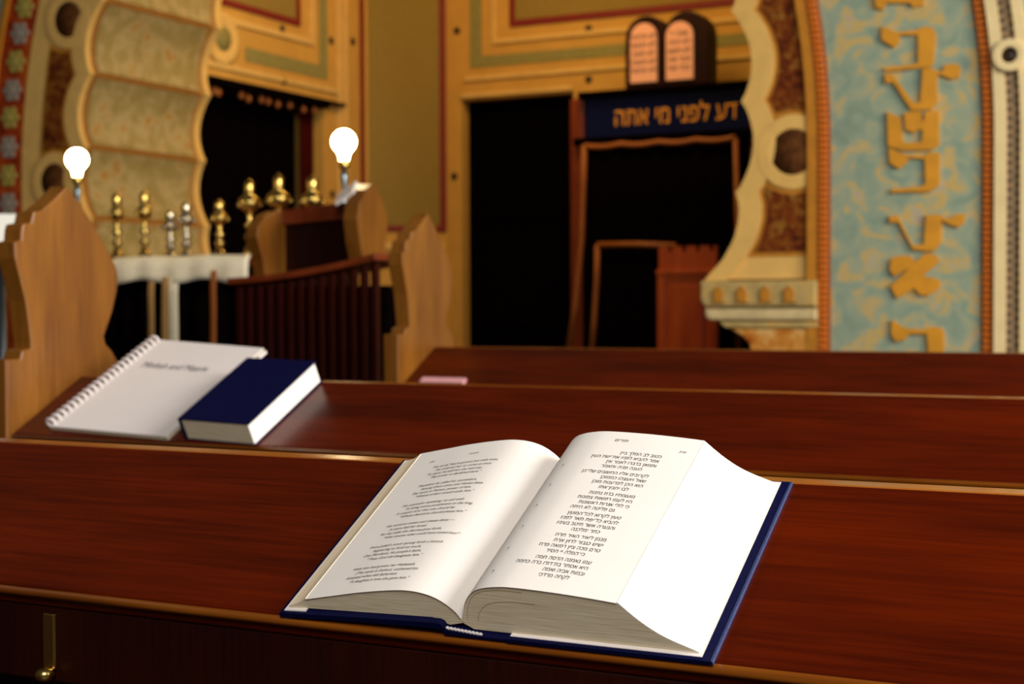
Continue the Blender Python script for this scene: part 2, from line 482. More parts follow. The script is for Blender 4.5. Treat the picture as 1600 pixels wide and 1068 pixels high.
# ------------------------------------------------------------------ the great arch between nave and apse
def bend(z): return 0.15*max(0.0, z-1.65)**2
CUSP0, CP = 1.476, 0.374
def inner(z):
    """distance of the lobed edge from the centre line at height z"""
    low = [(1.11, 1.62), (1.133, 1.641), (1.192, 1.700), (1.279, 1.751), (1.358, 1.773), (1.425, 1.775), (1.476, 1.760)]
    if z <= CUSP0:
        for (za, ua), (zb, ub) in zip(low, low[1:]):
            if z <= zb: return ua + (ub-ua)*(max(z, za)-za)/(zb-za)
    f = ((z-CUSP0)/CP) % 1.0
    return 1.762 + 0.028*min(1.0, (z-CUSP0)/CP) + 0.060*math.sin(math.pi*f)**0.8 - bend(z)
def zs(z0, z1, cusps=True, step=0.03):
    out = {round(z0, 4), round(z1, 4)}
    n = int((z1-z0)/step)
    for i in range(1, n+1): out.add(round(z0 + (z1-z0)*i/(n+1), 4))
    if cusps:
        k = CUSP0
        while k < z1:
            if k > z0: out.add(round(k, 4))
            k += CP
    return sorted(out)
ZTOP = 3.9
def side(sgn, u, z): return (XC + sgn*u, z)
def strip(name, sgn, ua, ub, z0, z1, y0, y1, mat, parent, bev=0.0, step=0.06):
    """upright band following the spring of the arch, from offset ua to ub"""
    fa = ua if callable(ua) else (lambda z: ua - bend(z))
    fb = ub if callable(ub) else (lambda z: ub - bend(z))
    Z = zs(z0, z1, callable(ua), step)
    pts = [side(sgn, fa(z), z) for z in Z] + [side(sgn, fb(z), z) for z in reversed(Z)]
    return link(name, PR(pts, 'XZ', y0, y1, bev=bev), mat, parent)

def arch_side(sgn, name):
    # body of the wall, with lobed inner edge
    Z = zs(1.11, ZTOP)
    pts = [side(sgn, inner(z), z) for z in Z] + [side(sgn, 5.3, ZTOP), side(sgn, 5.3, 0), side(sgn, 1.86, 0), side(sgn, 1.86, 1.0), side(sgn, 1.62, 1.11)]
    body = struct(link(name, PR(pts, 'XZ', YA, YB), OCHRE))
    # cream lobed mouldings, front and back
    strip('lobed_moulding', sgn, inner, lambda z: inner(z)+0.095, 1.11, ZTOP, YA-0.034, YA, CREAM, body, step=0.03)
    strip('lobed_moulding', sgn, lambda z: inner(z)-0.02, lambda z: inner(z)+0.10, 1.11, ZTOP, YB, YB+0.05, CREAM, body, step=0.03)
    # soffit panels, one for each lobe
    cz = [1.12, CUSP0, CUSP0+CP, CUSP0+2*CP, CUSP0+3*CP, CUSP0+4*CP, CUSP0+5*CP]
    for za, zb in zip(cz, cz[1:]):
        Zs = zs(za+0.016, zb-0.016, False, 0.02)
        p = [side(sgn, inner(z)-0.012, z) for z in Zs] + [side(sgn, inner(z)+0.006, z) for z in reversed(Zs)]
        link('soffit_panel', PR(p, 'XZ', YA+0.035, YB-0.03), SOFFIT, body)
    return body

ar = arch_side(1, 'wall_arch_right')
al = arch_side(-1, 'wall_arch_left')

# --- right side ornament
strip('cream_field', 1, lambda z: inner(z)+0.09, lambda z: 2.07-bend(z), 1.115, ZTOP, YA-0.022, YA, CREAM, ar, step=0.03)
def ring(name, r0, r1, th, mat, parent, x, y, z, n=36):
    b = bmesh.new()
    prof = [(r0, 0), (r1, 0), (r1, th*0.8), (r1-0.004, th), (r0+0.004, th), (r0, th*0.8)]
    rings = [[b.verts.new((r*math.cos(2*math.pi*i/n), r*math.sin(2*math.pi*i/n), h)) for i in range(n)] for r, h in prof]
    for a, c in zip(rings, rings[1:] + rings[:1]):
        for i in range(n): b.faces.new((a[i], a[(i+1) % n], c[(i+1) % n], c[i]))
    o = link(name, b, mat, parent, False)
    o.rotation_euler = (math.radians(90), 0, 0); o.location = (x, y, z)
    return o
MEDF = painted('medallion_dark', [(0.3, '3A1E08'), (0.55, '5A3210'), (0.7, '6A4218')], 30.0)
def medallion(parent, x, z, sx=1.0):
    o = ring('medallion_ring', 0.094, 0.152, 0.008, CREAM, parent, x, YA-0.0275, z)
    f = link('medallion_field', lathe([(0.0001, 0), (0.097, 0), (0.097, 0.006), (0.03, 0.008), (0.0001, 0.012)], 28), MEDF, parent, True)
    f.rotation_euler = (math.radians(90), 0, 0); f.location = (x, YA-0.027, z)
for z in (1.631, 2.47, 3.3): medallion(ar, XC+2.002-bend(z), z)
for z in (1.675, 2.515, 3.35): medallion(al, XC-2.0+bend(z), z)

def panel(sgn, z0, z1, parent, zc_lo, zc_hi, um, ua0=None):
    """red ornament panel with gold border between two medallions"""
    R = 0.172
    def mk(grow, y0, mat, nm):
        Z = zs(z0-grow, z1+grow, True, 0.02)
        inn, out = [], []
        for z in Z:
            ui = inner(z) + 0.118 - grow; uo = um + grow - bend(z)
            inn.append((ui, z)); out.append((uo, z))
        # cut the rounded ends that hug the medallions
        pts = []
        um_c = 2.0
        lo = [(2.0-bend(z0) + (R-grow)*math.cos(t), zc_lo + (R-grow)*math.sin(t)) for t in [math.radians(a) for a in range(20, 161, 10)]] if zc_lo else None
        hi = [(2.0-bend(z1) + (R-grow)*math.cos(t), zc_hi - (R-grow)*math.sin(t)) for t in [math.radians(a) for a in range(20, 161, 10)]] if zc_hi else None
        def clip(side_pts):
            r = []
            for u, z in side_pts:
                if zc_lo and (u-2.0+bend(z))**2 + (z-zc_lo)**2 < (R-grow)**2: continue
                if zc_hi and (u-2.0+bend(z))**2 + (z-zc_hi)**2 < (R-grow)**2: continue
                r.append((u, z))
            return r
        a = clip(inn); b_ = clip(out)
        pts = list(a)
        if hi:
            pts += [p for p in reversed(hi) if a[-1][0] < p[0] < b_[-1][0]]
        pts += list(reversed(b_))
        if lo:
            pts += [p for p in lo if a[0][0] < p[0] < b_[0][0]]
        link(nm, PR([side(sgn, u, z) for u, z in pts], 'XZ', y0, YA-0.02), mat, parent)
    mk(0.018, YA-0.026, GOLDP, 'gold_border')
    mk(0.0, YA-0.030, REDORN, 'ornament_panel')
panel(1, 1.225, 1.50, ar, None, 1.631, 2.062)
panel(1, 1.76, 2.34, ar, 1.631, 2.47, 2.062)
panel(1, 2.60, 3.17, ar, 2.47, 3.3, 2.062)
strip('cream_field', -1, lambda z: inner(z)+0.09, lambda z: 2.24-bend(z), 1.115, ZTOP, YA-0.022, YA, CREAM, al, step=0.03)
panel(-1, 1.225, 1.54, al, None, 1.675, 2.085)
panel(-1, 1.80, 2.385, al, 1.675, 2.515, 2.085)
panel(-1, 2.64, 3.22, al, 2.515, 3.35, 2.085)

strip('gold_fillet', 1, 2.065, 2.105, 0, ZTOP, YA-0.044, YA, GOLDP, ar)
strip('bead_bed', 1, 2.105, 2.155, 0, ZTOP, YA-0.036, YA, BEADD, ar)
strip('inscription_band', 1, 2.155, 2.747, 0, ZTOP, YA-0.012, YA, TEAL, ar)
strip('bead_bed', 1, 2.747, 2.797, 0, ZTOP, YA-0.02, YA, BEADD, ar)
strip('cream_fillet', 1, 2.797, 2.838, 0, ZTOP, YA-0.05, YA, CREAM2, ar)
strip('patterned_strip', 1, 2.838, 2.892, 0, ZTOP, YA-0.02, YA, GREYORN, ar)
strip('cream_fillet', 1, 2.892, 2.932, 0, ZTOP, YA-0.05, YA, CREAM2, ar)
strip('plain_field', 1, 2.932, 5.2, 0, ZTOP, YA-0.01, YA, TEAL, ar)
bead = link('bead', B(-0.019, 0.019, -0.016, 0.0, -0.0095, 0.0095, bev=0.004, seg=1), BEADM, ar)
first = True
for u0 in (2.130, 2.772):
    z = 0.72
    while z < 2.62:
        p = (XC+u0-bend(z), YA-(0.034 if u0 < 2.5 else 0.018), z)
        if first: bead.location = p; first = False
        else: inst(bead, ar, p)
        z += 0.0245
dia_bm = PR([(-0.011, 0), (0, -0.014), (0.011, 0), (0, 0.014)], 'XZ', -0.006, 0)
dia = link('diamond', dia_bm, plain('dark_diamond', '5A4A38', 0.7), ar)
first = True
z = 0.80
while z < 2.45:
    for du in (2.850, 2.880):
        p = (XC+du-bend(z), YA-0.019, z + (0.0 if du < 2.86 else 0.017))
        if first: dia.location = p; first = False
        else: inst(dia, ar, p)
    z += 0.034
# little round boss on the right-hand fillet
zb = 1.952
ring('boss_ring', 0.030, 0.062, 0.02, CREAM2, ar, XC+2.865-bend(zb), YA-0.05, zb)
bf = link('boss_hole', lathe([(0.0001, 0), (0.034, 0), (0.034, 0.008), (0.0001, 0.010)], 20), STUD, ar, True)
bf.rotation_euler = (math.radians(90), 0, 0); bf.location = (XC+2.865-bend(zb), YA-0.045, zb)

# raised gilt letters down the band
LET = plain('gilt_wall_letters', 'CE8E1C', 0.55, var=0.10, scale=15)
LETTERS = [
[(-1.434, 2.255), (-1.42, 2.184), (-1.394, 2.175), (-1.381, 2.2), (-1.289, 2.191), (-1.276, 2.174), (-1.237, 2.177), (-1.227, 2.235), (-1.276, 2.239), (-1.295, 2.215), (-1.374, 2.223), (-1.387, 2.25)],
[(-1.397, 2.109), (-1.338, 2.081), (-1.256, 2.084), (-1.23, 2.095), (-1.201, 2.086), (-1.188, 2.055), (-1.198, 1.945), (-1.217, 1.934), (-1.387, 1.93), (-1.383, 1.946), (-1.269, 1.951), (-1.256, 1.956), (-1.256, 2.064), (-1.331, 2.067), (-1.331, 2.041), (-1.351, 2.023), (-1.4, 2.057)],
[(-1.387, 1.92), (-1.357, 1.918), (-1.275, 1.801), (-1.246, 1.799), (-1.239, 1.929), (-1.21, 1.933), (-1.165, 1.91), (-1.153, 1.939), (-1.115, 1.942), (-1.094, 1.925), (-1.099, 1.886), (-1.127, 1.882), (-1.172, 1.904), (-1.185, 1.899), (-1.181, 1.794), (-1.204, 1.77), (-1.281, 1.771), (-1.353, 1.885), (-1.383, 1.884)],
[(-1.376, 1.771), (-1.327, 1.748), (-1.314, 1.645), (-1.242, 1.645), (-1.236, 1.687), (-1.249, 1.694), (-1.271, 1.682), (-1.304, 1.697), (-1.311, 1.763), (-1.245, 1.766), (-1.242, 1.726), (-1.232, 1.726), (-1.229, 1.762), (-1.178, 1.765), (-1.174, 1.631), (-1.197, 1.613), (-1.313, 1.615), (-1.373, 1.635)],
[(-1.369, 1.628), (-1.313, 1.602), (-1.229, 1.588), (-1.209, 1.604), (-1.171, 1.597), (-1.173, 1.507), (-1.176, 1.47), (-1.206, 1.45), (-1.358, 1.451), (-1.358, 1.466), (-1.24, 1.47), (-1.226, 1.482), (-1.229, 1.578), (-1.294, 1.585), (-1.3, 1.565), (-1.33, 1.544), (-1.366, 1.568)],
[(-1.368, 1.36), (-1.334, 1.359), (-1.276, 1.241), (-1.232, 1.244), (-1.223, 1.359), (-1.173, 1.361), (-1.143, 1.34), (-1.106, 1.359), (-1.074, 1.358), (-1.08, 1.321), (-1.1, 1.308), (-1.126, 1.316), (-1.166, 1.337), (-1.166, 1.249), (-1.192, 1.216), (-1.273, 1.224), (-1.331, 1.332), (-1.365, 1.333)],
[(-1.361, 1.188), (-1.334, 1.201), (-1.286, 1.201), (-1.266, 1.176), (-1.219, 1.21), (-1.185, 1.202), (-1.172, 1.175), (-1.235, 1.121), (-1.192, 1.111), (-1.168, 1.1), (-1.172, 1.073), (-1.212, 1.043), (-1.245, 1.046), (-1.269, 1.074), (-1.299, 1.053), (-1.337, 1.033), (-1.361, 1.081), (-1.286, 1.153), (-1.347, 1.119), (-1.364, 1.143)],
[(-1.357, 0.947), (-1.306, 0.916), (-1.231, 0.91), (-1.205, 0.92), (-1.165, 0.917), (-1.154, 0.896), (-1.154, 0.801), (-1.211, 0.801), (-1.218, 0.893), (-1.292, 0.892), (-1.306, 0.868), (-1.34, 0.861), (-1.357, 0.888)],
]
for L in LETTERS:
    link('letter', PR(L, 'XZ', YA-0.028, YA-0.010), LET, ar)

# corbel under the lobes (right, and its twin on the left)
def corbel(sgn, parent):
    def P(l): return [side(sgn, u, z) for u, z in l]
    y0, y1 = YA-0.07, YB+0.04
    e = 2.11
    link('corbel_slab', PR(P([(1.615, 1.108), (1.615, 1.03), (1.635, 1.0), (e, 1.0), (e, 1.108)]), 'XZ', y0, y1, bev=0.012), CORB1, parent)
    link('corbel_roll', PR(P([(1.632, 0.994), (1.634, 0.958), (1.655, 0.945), (e, 0.945), (e, 0.994)]), 'XZ', y0+0.01, y1-0.01, bev=0.012), CORB2, parent)
    link('corbel_fillet', PR(P([(1.69, 0.940), (1.72, 0.914), (e, 0.914), (e, 0.940)]), 'XZ', y0+0.02, y1-0.02, bev=0.006), CORB1, parent)
    link('corbel_bracket', PR(P([(1.74, 0.91), (1.79, 0.88), (1.82, 0.85), (1.83, 0.80), (1.84, 0.70), (1.87, 0.6), (e, 0.6), (e, 0.91)]), 'XZ', y0+0.03, y1-0.03, bev=0.006), CORB3, parent)
    t0 = bmesh.new()
    pts = []
    for k in range(25):
        a = math.pi*k/24
        pts.append((0.026*math.cos(a), 0.018*math.sin(a)+0.010))
    tre = [(-0.034, -0.034), (-0.012, -0.026), (-0.020, -0.006), (-0.018, 0.014), (0, 0.034), (0.018, 0.014), (0.020, -0.006), (0.012, -0.026), (0.034, -0.034)]
    tr = link('trefoil', PR(tre, 'XZ', -0.012, 0), GOLDP, parent)
    us = [1.70, 1.80, 1.90, 2.0]
    tr.location = (XC+sgn*us[0], y0, 1.053)
    for u in us[1:]: inst(tr, parent, (XC+sgn*u, y0, 1.053))
corbel(1, ar); corbel(-1, al)

# --- left side: flower band with rosettes
strip('flower_band', -1, 2.24, 2.455, 0, ZTOP, YA-0.02, YA, FLOWERB, al)
strip('gold_fillet', -1, 2.455, 2.49, 0, ZTOP, YA-0.035, YA, GOLDP, al)
strip('inscription_band', -1, 2.49, 3.1, 0, ZTOP, YA-0.012, YA, TEAL, al)
strip('plain_field', -1, 3.1, 5.2, 0, ZTOP, YA-0.01, YA, CREAM, al)
def rosette_bm():
    b = bmesh.new()
    for k in range(6):
        a = 2*math.pi*k/6
        pts = []
        for j in range(9):
            t = 2*math.pi*j/9
            px, pz = 0.040 + 0.024*math.cos(t), 0.020*math.sin(t)
            pts.append((px*math.cos(a)-pz*math.sin(a), px*math.sin(a)+pz*math.cos(a)))
        prism(b, pts, 'XZ', -0.012, 0)
    prism(b, [(0.020*math.cos(2*math.pi*j/10), 0.020*math.sin(2*math.pi*j/10)) for j in range(10)], 'XZ', -0.02, 0)
    return b
rosA = link('rosette', rosette_bm(), plain('rosette_yellow_green', 'A89848', 0.7), al)
rosB = link('rosette', rosette_bm(), plain('rosette_grey', '988C80', 0.7), al)
seqz = [1.27, 1.42, 1.568, 1.719, 1.872, 2.029, 2.175, 2.326, 2.473, 2.609, 2.75]
for i, z in enumerate(seqz):
    src = rosA if (i % 2 == 1) else rosB
    p = (XC-2.335+bend(z), YA-0.02, z)
    if i < 2: src.location = p
    else: inst(src, al, p)

# ------------------------------------------------------------------ pews with sloping book rests
Y0, ZN, RUN, ZF = 0.8636, 0.8005, 0.171, 0.8932
TH = math.atan2(ZF-ZN, RUN); SL = math.hypot(RUN, ZF-ZN)
XEND = -1.92
WING = [(2.022, 1.232), (2.052, 1.205), (2.082, 1.173), (2.105, 1.145), (2.128, 1.118), (2.146, 1.092), (2.152, 1.070), (2.148, 1.045), (2.135, 1.008), (2.121, 0.980), (2.112, 0.962), (2.116, 0.948), (2.132, 0.935), (2.148, 0.915), (2.154, 0.898), (2.148, 0.875), (2.15, 0.80), (2.15, 0.0),
        (1.871, 0.0), (1.871, 0.928), (1.905, 0.928), (1.909, 0.942), (1.930, 0.945), (1.930, 0.955), (1.926, 0.985), (1.919, 1.027), (1.907, 1.066), (1.896, 1.100), (1.894, 1.128), (1.910, 1.132), (1.912, 1.150), (1.916, 1.160), (1.934, 1.163), (1.940, 1.182), (1.958, 1.185), (1.99, 1.206)]
WING = [(y-(Y0+1.0178), z-ZN) for y, z in WING]
def pew(dy, dz, label, x0=XEND, x1=2.6, first=False, wing_src=None, hook=False):
    o = empty('pew', (0, Y0+dy, 0))
    zn = ZN+dz
    # sloping top: board in local slope frame
    b = bmesh.new()
    box(b, x0+0.001, x1, 0.0, SL, -0.020, 0.0, bev=0.004, seg=3)
    bmesh.ops.rotate(b, verts=b.verts, cent=(0, 0, 0), matrix=Matrix.Rotation(TH, 3, 'X'))
    t = link('book_rest', b, MAHOG, o); t.location = (0, 0, zn)
    # nosing along the near edge
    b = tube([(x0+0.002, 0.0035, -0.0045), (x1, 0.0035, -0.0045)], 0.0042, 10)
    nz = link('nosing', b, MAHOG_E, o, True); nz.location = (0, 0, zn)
    # narrow top rail behind the slope
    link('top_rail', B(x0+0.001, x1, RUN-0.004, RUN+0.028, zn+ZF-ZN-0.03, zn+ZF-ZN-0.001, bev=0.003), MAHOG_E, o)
    # apron and back board
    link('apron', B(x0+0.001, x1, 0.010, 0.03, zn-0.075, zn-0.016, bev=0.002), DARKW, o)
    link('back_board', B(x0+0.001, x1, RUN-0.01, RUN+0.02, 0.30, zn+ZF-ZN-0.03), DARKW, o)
    link('under_shelf', B(x0+0.001, x1, 0.02, RUN-0.01, zn-0.20, zn-0.18), MAHOG, o)
    for x in (x0+0.12, x0+1.05, x0+1.9, x0+2.8, x0+3.7):
        link('bracket', B(x, x+0.02, 0.02, RUN-0.01, zn-0.18, zn-0.02), DARKW, o)
    link('seat', B(x0+0.001, x1, RUN+0.02, RUN+0.42, 0.42, 0.45, bev=0.006), MAHOG, o)
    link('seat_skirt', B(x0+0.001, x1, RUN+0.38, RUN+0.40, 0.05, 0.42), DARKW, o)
    wv = link('end_wing', PR(WING, 'YZ', x0-0.042, x0, bev=0.003), WALNUT, o); wv.location = (0, 0, zn)
    # wing outline reaches the floor
    # second end far to the right
    wr = inst(wv, o, (x1-x0+0.042, 0, zn))
    # wings were cut to ZN below the rest: extend a foot plank to the floor
    tag(o, label, 'pew', 'pews with sloping book rests')
    return o
WING = [(y, max(z, -ZN+0.0)) for y, z in WING]
p1 = pew(0.0, 0.0, 'nearest dark mahogany pew book rest, with the open book lying on it')
p2 = pew(1.0178, 0.0, 'second mahogany pew, with pointed wing and a spiral notebook on its rest')
p3 = pew(1.0178+1.275, 0.017, 'third mahogany pew, with pointed wing and a pink card on its rest')
# brass coat hook under the nearest rest
hk = empty('coat_hook', (-0.851, Y0+0.010, 0.776))
link('back_plate', B(-0.006, 0.006, -0.004, 0.0, -0.040, 0.004, bev=0.0015), BRASS, hk)
link('hook_knob', lathe([(0.0001, -0.006), (0.006, -0.004), (0.008, 0.0), (0.006, 0.004), (0.0001, 0.006)], 12, off=(0, -0.008, -0.043)), BRASS, hk, True)
tag(hk, 'small upright brass hook under the nearest pew book rest', 'hook')

# ------------------------------------------------------------------ open prayer book on the nearest rest
bk = empty('open_prayer_book', (0, Y0, ZN), (TH, 0, 0))
T0, T1 = 0.003, 0.184
def sheet(prof, t0, t1, nt=1):
    """closed profile in (x,h) extruded along the slope (local y)"""
    b = bmesh.new()
    rings = [[b.verts.new((x, t0+(t1-t0)*k/nt, h)) for x, h in prof] for k in range(nt+1)]
    n = len(prof)
    for a, c in zip(rings, rings[1:]):
        for i in range(n): b.faces.new((a[i], a[(i+1) % n], c[(i+1) % n], c[i]))
    b.faces.new(rings[0][::-1]); b.faces.new(rings[-1])
    return b
def smooth_curve(pts, n=10):
    """Catmull-Rom through the points"""
    out = []
    for i in range(len(pts)-1):
        p0 = pts[max(i-1, 0)]; p1 = pts[i]; p2 = pts[i+1]; p3 = pts[min(i+2, len(pts)-1)]
        for k in range(n):
            t = k/n
            out.append(tuple(0.5*((2*p1[j]) + (-p0[j]+p2[j])*t + (2*p0[j]-5*p1[j]+4*p2[j]-p3[j])*t*t + (-p0[j]+3*p1[j]-3*p2[j]+p3[j])*t**3) for j in (0, 1)))
    out.append(pts[-1])
    return out
RTOP = smooth_curve([(-0.4768, 0.008), (-0.4755, 0.013), (-0.4712, 0.025), (-0.4640, 0.0345), (-0.4556, 0.0392), (-0.4430, 0.0418), (-0.4300, 0.0424), (-0.404, 0.0414), (-0.378, 0.0394), (-0.3610, 0.0376)], 6)
RFORE = smooth_curve([(-0.3610, 0.0376), (-0.3482, 0.0240), (-0.3341, 0.0135), (-0.3130, 0.0040)], 6)
LTOP = smooth_curve([(-0.4768, 0.008), (-0.4800, 0.0165), (-0.4885, 0.0250), (-0.4985, 0.0297), (-0.5110, 0.0315), (-0.5260, 0.0304), (-0.5523, 0.0258), (-0.5749, 0.0206), (-0.6005, 0.0146)], 6)
LFORE = smooth_curve([(-0.6005, 0.0146), (-0.6080, 0.0098), (-0.6175, 0.0064)], 5)
# covers
lc = [(-0.6243, 0.0002), (-0.6243, 0.0032), (-0.6235, 0.0038), (-0.556, 0.0075), (-0.500, 0.0098), (-0.4935, 0.0098), (-0.4910, 0.0085), (-0.4900, 0.006), (-0.4905, 0.0035), (-0.4925, 0.0040), (-0.500, 0.0050), (-0.556, 0.0035)]
cv = link('cover_board', sheet(lc, -0.0022, 0.1905), NAVY, bk)
rc = [(-0.4440, 0.0003), (-0.4440, 0.0032), (-0.3042, 0.0032), (-0.3034, 0.0028), (-0.3034, 0.0003)]
link('cover_board', sheet(rc, -0.0028, 0.1885), NAVY, bk)
link('cover_edge', sheet([(-0.3046, 0.0031), (-0.3040, 0.0036), (-0.3030, 0.0033), (-0.3026, 0.0020), (-0.3028, 0.0003), (-0.3044, 0.0003)], -0.0028, 0.1885), NAVY_E, bk)
sp = [(-0.4910, 0.0004), (-0.4908, 0.0042), (-0.470, 0.0026), (-0.4435, 0.0020), (-0.4435, 0.0002)]
link('spine', sheet(sp, -0.0022, 0.1890), NAVY, bk)
# page blocks
def block(top, fore, basepts, shrink=0.0):
    return top + fore[1:] + basepts
rb = block(RTOP, RFORE, [(-0.3130, 0.0034), (-0.4440, 0.0034), (-0.470, 0.0034)])
def block_obj(name, prof, t0, t1):
    o = link(name, sheet(prof, t0, t1), PAPER_E, bk, False)
    return o
blk = block_obj('page_block', [(x, h-0.0004) if h > 0.006 else (x, h) for x, h in rb], T0, T1)
lb = block(LTOP, LFORE, [(-0.6175, 0.0056), (-0.556, 0.0080), (-0.5000, 0.0102), (-0.488, 0.0050)])
block_obj('page_block', [(x, h-0.0004) if h > 0.012 else (x, h) for x, h in lb], T0, T1)
def skin(path, th, t0, t1):
    """thin leaf lying along a path of (x,h)"""
    up = []
    for i, p in enumerate(path):
        a = path[max(i-1, 0)]; c = path[min(i+1, len(path)-1)]
        d = Vector((c[0]-a[0], c[1]-a[1])).normalized()
        nrm = Vector((-d.y, d.x))
        if nrm.y < 0: nrm = -nrm
        up.append((p[0]+nrm.x*th, p[1]+nrm.y*th))
    return sheet(list(path) + up[::-1], t0, t1)
link('fore_edge', skin(RFORE, 0.0006, T0, T1), FORE_LIT, bk, False)
link('fore_edge', skin([(x, h) for x, h in LFORE], 0.0006, T0, T1), paper_edges('left_fore_edge_lit', 'F2E0C6', 'E6D0B0', (0.5, 0.4, 20)), bk, False)  # cream lightened to paint this side as lit
pr_ = link('page', skin(RTOP[3:], 0.0002, T0-0.0008, T1+0.0008), PAPER, bk, False)
pl_ = link('page', skin(LTOP[3:], 0.0002, T0-0.0008, T1+0.0008), PAPER, bk, False)
for q in (pr_, pl_):
    for p in q.data.polygons: p.use_smooth = True
    q.data.set_sharp_from_angle(angle=math.radians(35))
# endpaper strips inside the covers
link('endpaper', sheet([(-0.4420, 0.0033), (-0.4420, 0.0037), (-0.3105, 0.0037), (-0.3105, 0.0033)], 0.0, 0.187), WHITEP, bk)
link('endpaper', sheet([(-0.6205, 0.0042), (-0.6205, 0.0050), (-0.6020, 0.0062), (-0.6020, 0.0052)], 0.0, 0.188), PAPER, bk)
# dark strips painting shade into gaps between pages near the gutter
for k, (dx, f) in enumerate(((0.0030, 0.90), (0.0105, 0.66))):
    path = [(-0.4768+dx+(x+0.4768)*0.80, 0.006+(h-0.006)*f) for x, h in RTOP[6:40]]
    link('leaf_strip', skin(path, 0.00022, T0-0.0002, T0+0.003), LEAFD, bk)
# head band of twisted thread at the foot of the spine
hb = link('head_band', tube([(-0.489+0.0009*i, -0.0005, 0.0052-0.00009*i + 0.0005*math.sin(i*2.1)) for i in range(30)], 0.0011, 6), HEADB, bk, True)

# text on the pages
def surf(path, x):
    if path[0][0] > path[-1][0]: path = path[::-1]
    for a, c in zip(path, path[1:]):
        if a[0] <= x <= c[0]: return a[1] + (c[1]-a[1])*(x-a[0])/max(1e-9, c[0]-a[0])
    return path[0][1] if x < path[0][0] else path[-1][1]
def nrm(path, x):
    e = 0.0006
    d = Vector((2*e, surf(path, x+e)-surf(path, x-e))).normalized()
    return Vector((-d.y, d.x))
def print_line(body, size, x, t, path, parent, mat, shear=0.0, align='LEFT', sy=1.0, sx=1.0, offset=0.0, name='text_line', width=None):
    me = text_mesh(body, size, shear, offset, align)
    xs = [v.co.x for v in me.vertices]
    if not xs: return
    w_ = max(xs)-min(xs)
    if width: sx = width/w_
    for v in me.vertices:
        X = x + v.co.x*sx; Tt = t + v.co.y*sy
        h = surf(path, X); nv = nrm(path, X)
        v.co = (X + nv.x*0.00032, Tt, h + nv.y*0.00032)
    me.materials.append(mat)
    o = bpy.data.objects.new(name, me); COL.objects.link(o); o.parent = parent
    return o
ENG = [
 ("The lords' hearts grown hot with wine,", "He ordered her to come at once", "To show herself but she said nay,", "\u201cMy power is abolished here.\u201d"),
 ("Therefore he called his counselors,", "Among them came one Haman base,", "The name is Haman, power of him,", "\u201cWhose orders would undo him.\u201d"),
 ("His counselor speaking, no evil wish", "To bring some punishment to the king,", "A custom now that one should be", "\u201cWhose decisions should please him.\u201d"),
 ("His word so sweet and chaste done \u2014", "A snare laid for Israel,", "For her sake the decree goes forth,", "\u201cWho knows what could have saved him?\u201d"),
 ("From Judah's stock sprung forth a branch", "Appearing to hold on work,", "One Mordecai, his people's balm,", "\u201c'Twas God did designate him.\u201d"),
 ("With him had grown her Hadassah,", "(The same is Esther), orphaned kin", "Adopted when left fatherless", "\u201cA daughter's love she gave him.\u201d"),
]
t = 0.157; P_ = 0.00500
for st in ENG:
    for i, ln in enumerate(st):
        print_line(ln, 0.0040, -0.5755 + (0.0055 if i % 2 else 0.0), t, LTOP, pl_, INKB, shear=0.25, sy=1.0, offset=0.00008, sx=0.94)
        t -= P_
    t -= P_*1.1
print_line("370", 0.0032, -0.5835, 0.1665, LTOP, pl_, INKB, shear=0.2)
print_line("PURIM", 0.0030, -0.5475, 0.1690, LTOP, pl_, INKB, shear=0.1)
HEB = [
 ("כטוב לב המלך ביין", "אמר להביא לפניו את־ישת העין", "ותמאן בדברו לאמר אין", "הענה פניה ותאמר"),
 ("לקרובים אליו החשובים שלי־כן", "שאל ויועצהו כממוכן", "הוא הכן לפרענות מוכן", "לבו יחבץ־אתו"),
 ("מועצותיו בדת נתנות", "היו לעמו רפואות צפונות", "כי לולי אגרות ראשונות", "גם פליטה לא היתה"),
 ("טעץ לקרוא לכל־המועץ", "להביא כל־יפת תאר לפניו", "והנערה אשר תיטב בעיניו", "כתר ימלכנה"),
 ("מנמן ליאיר האיר חרח", "ישיש כגבור לרוץ ארח", "טרם מכה ציץ רפואה פרח", "כי־הפלה יי חסיד"),
 ("עמו נאמנה הדסה חמה", "היא אסתר בת־דודו ברה כחמה", "ובמות אביה ואמה", "לקחה מרדכי"),
]
t = 0.1570; P_ = 0.00580
for si, st in enumerate(HEB):
    for i, ln in enumerate(st):
        body = ln[::-1]
        print_line(body, 0.0048, -0.3840 - (0.0085 if i == 3 else 0.0) - si*0.0012, t, RTOP, pr_, INK, align='RIGHT', sy=1.08, sx=0.86, offset=0.00010)
        t -= P_
    t -= P_*0.25
    # small mark beside the gutter at each stanza
    print_line("ר", 0.0062, -0.4560, t + 1.5*P_, RTOP, pr_, INK, shear=0.35, sx=0.55, sy=0.95, name='margin_mark')
print_line("פורים"[::-1], 0.0046, -0.4250, 0.1725, RTOP, pr_, INK, offset=0.00008)
print_line("370", 0.0036, -0.3745, 0.1660, RTOP, pr_, INK, shear=0.2)
tag(bk, 'thick open prayer book with English and Hebrew pages lying on the nearest pew', 'book')

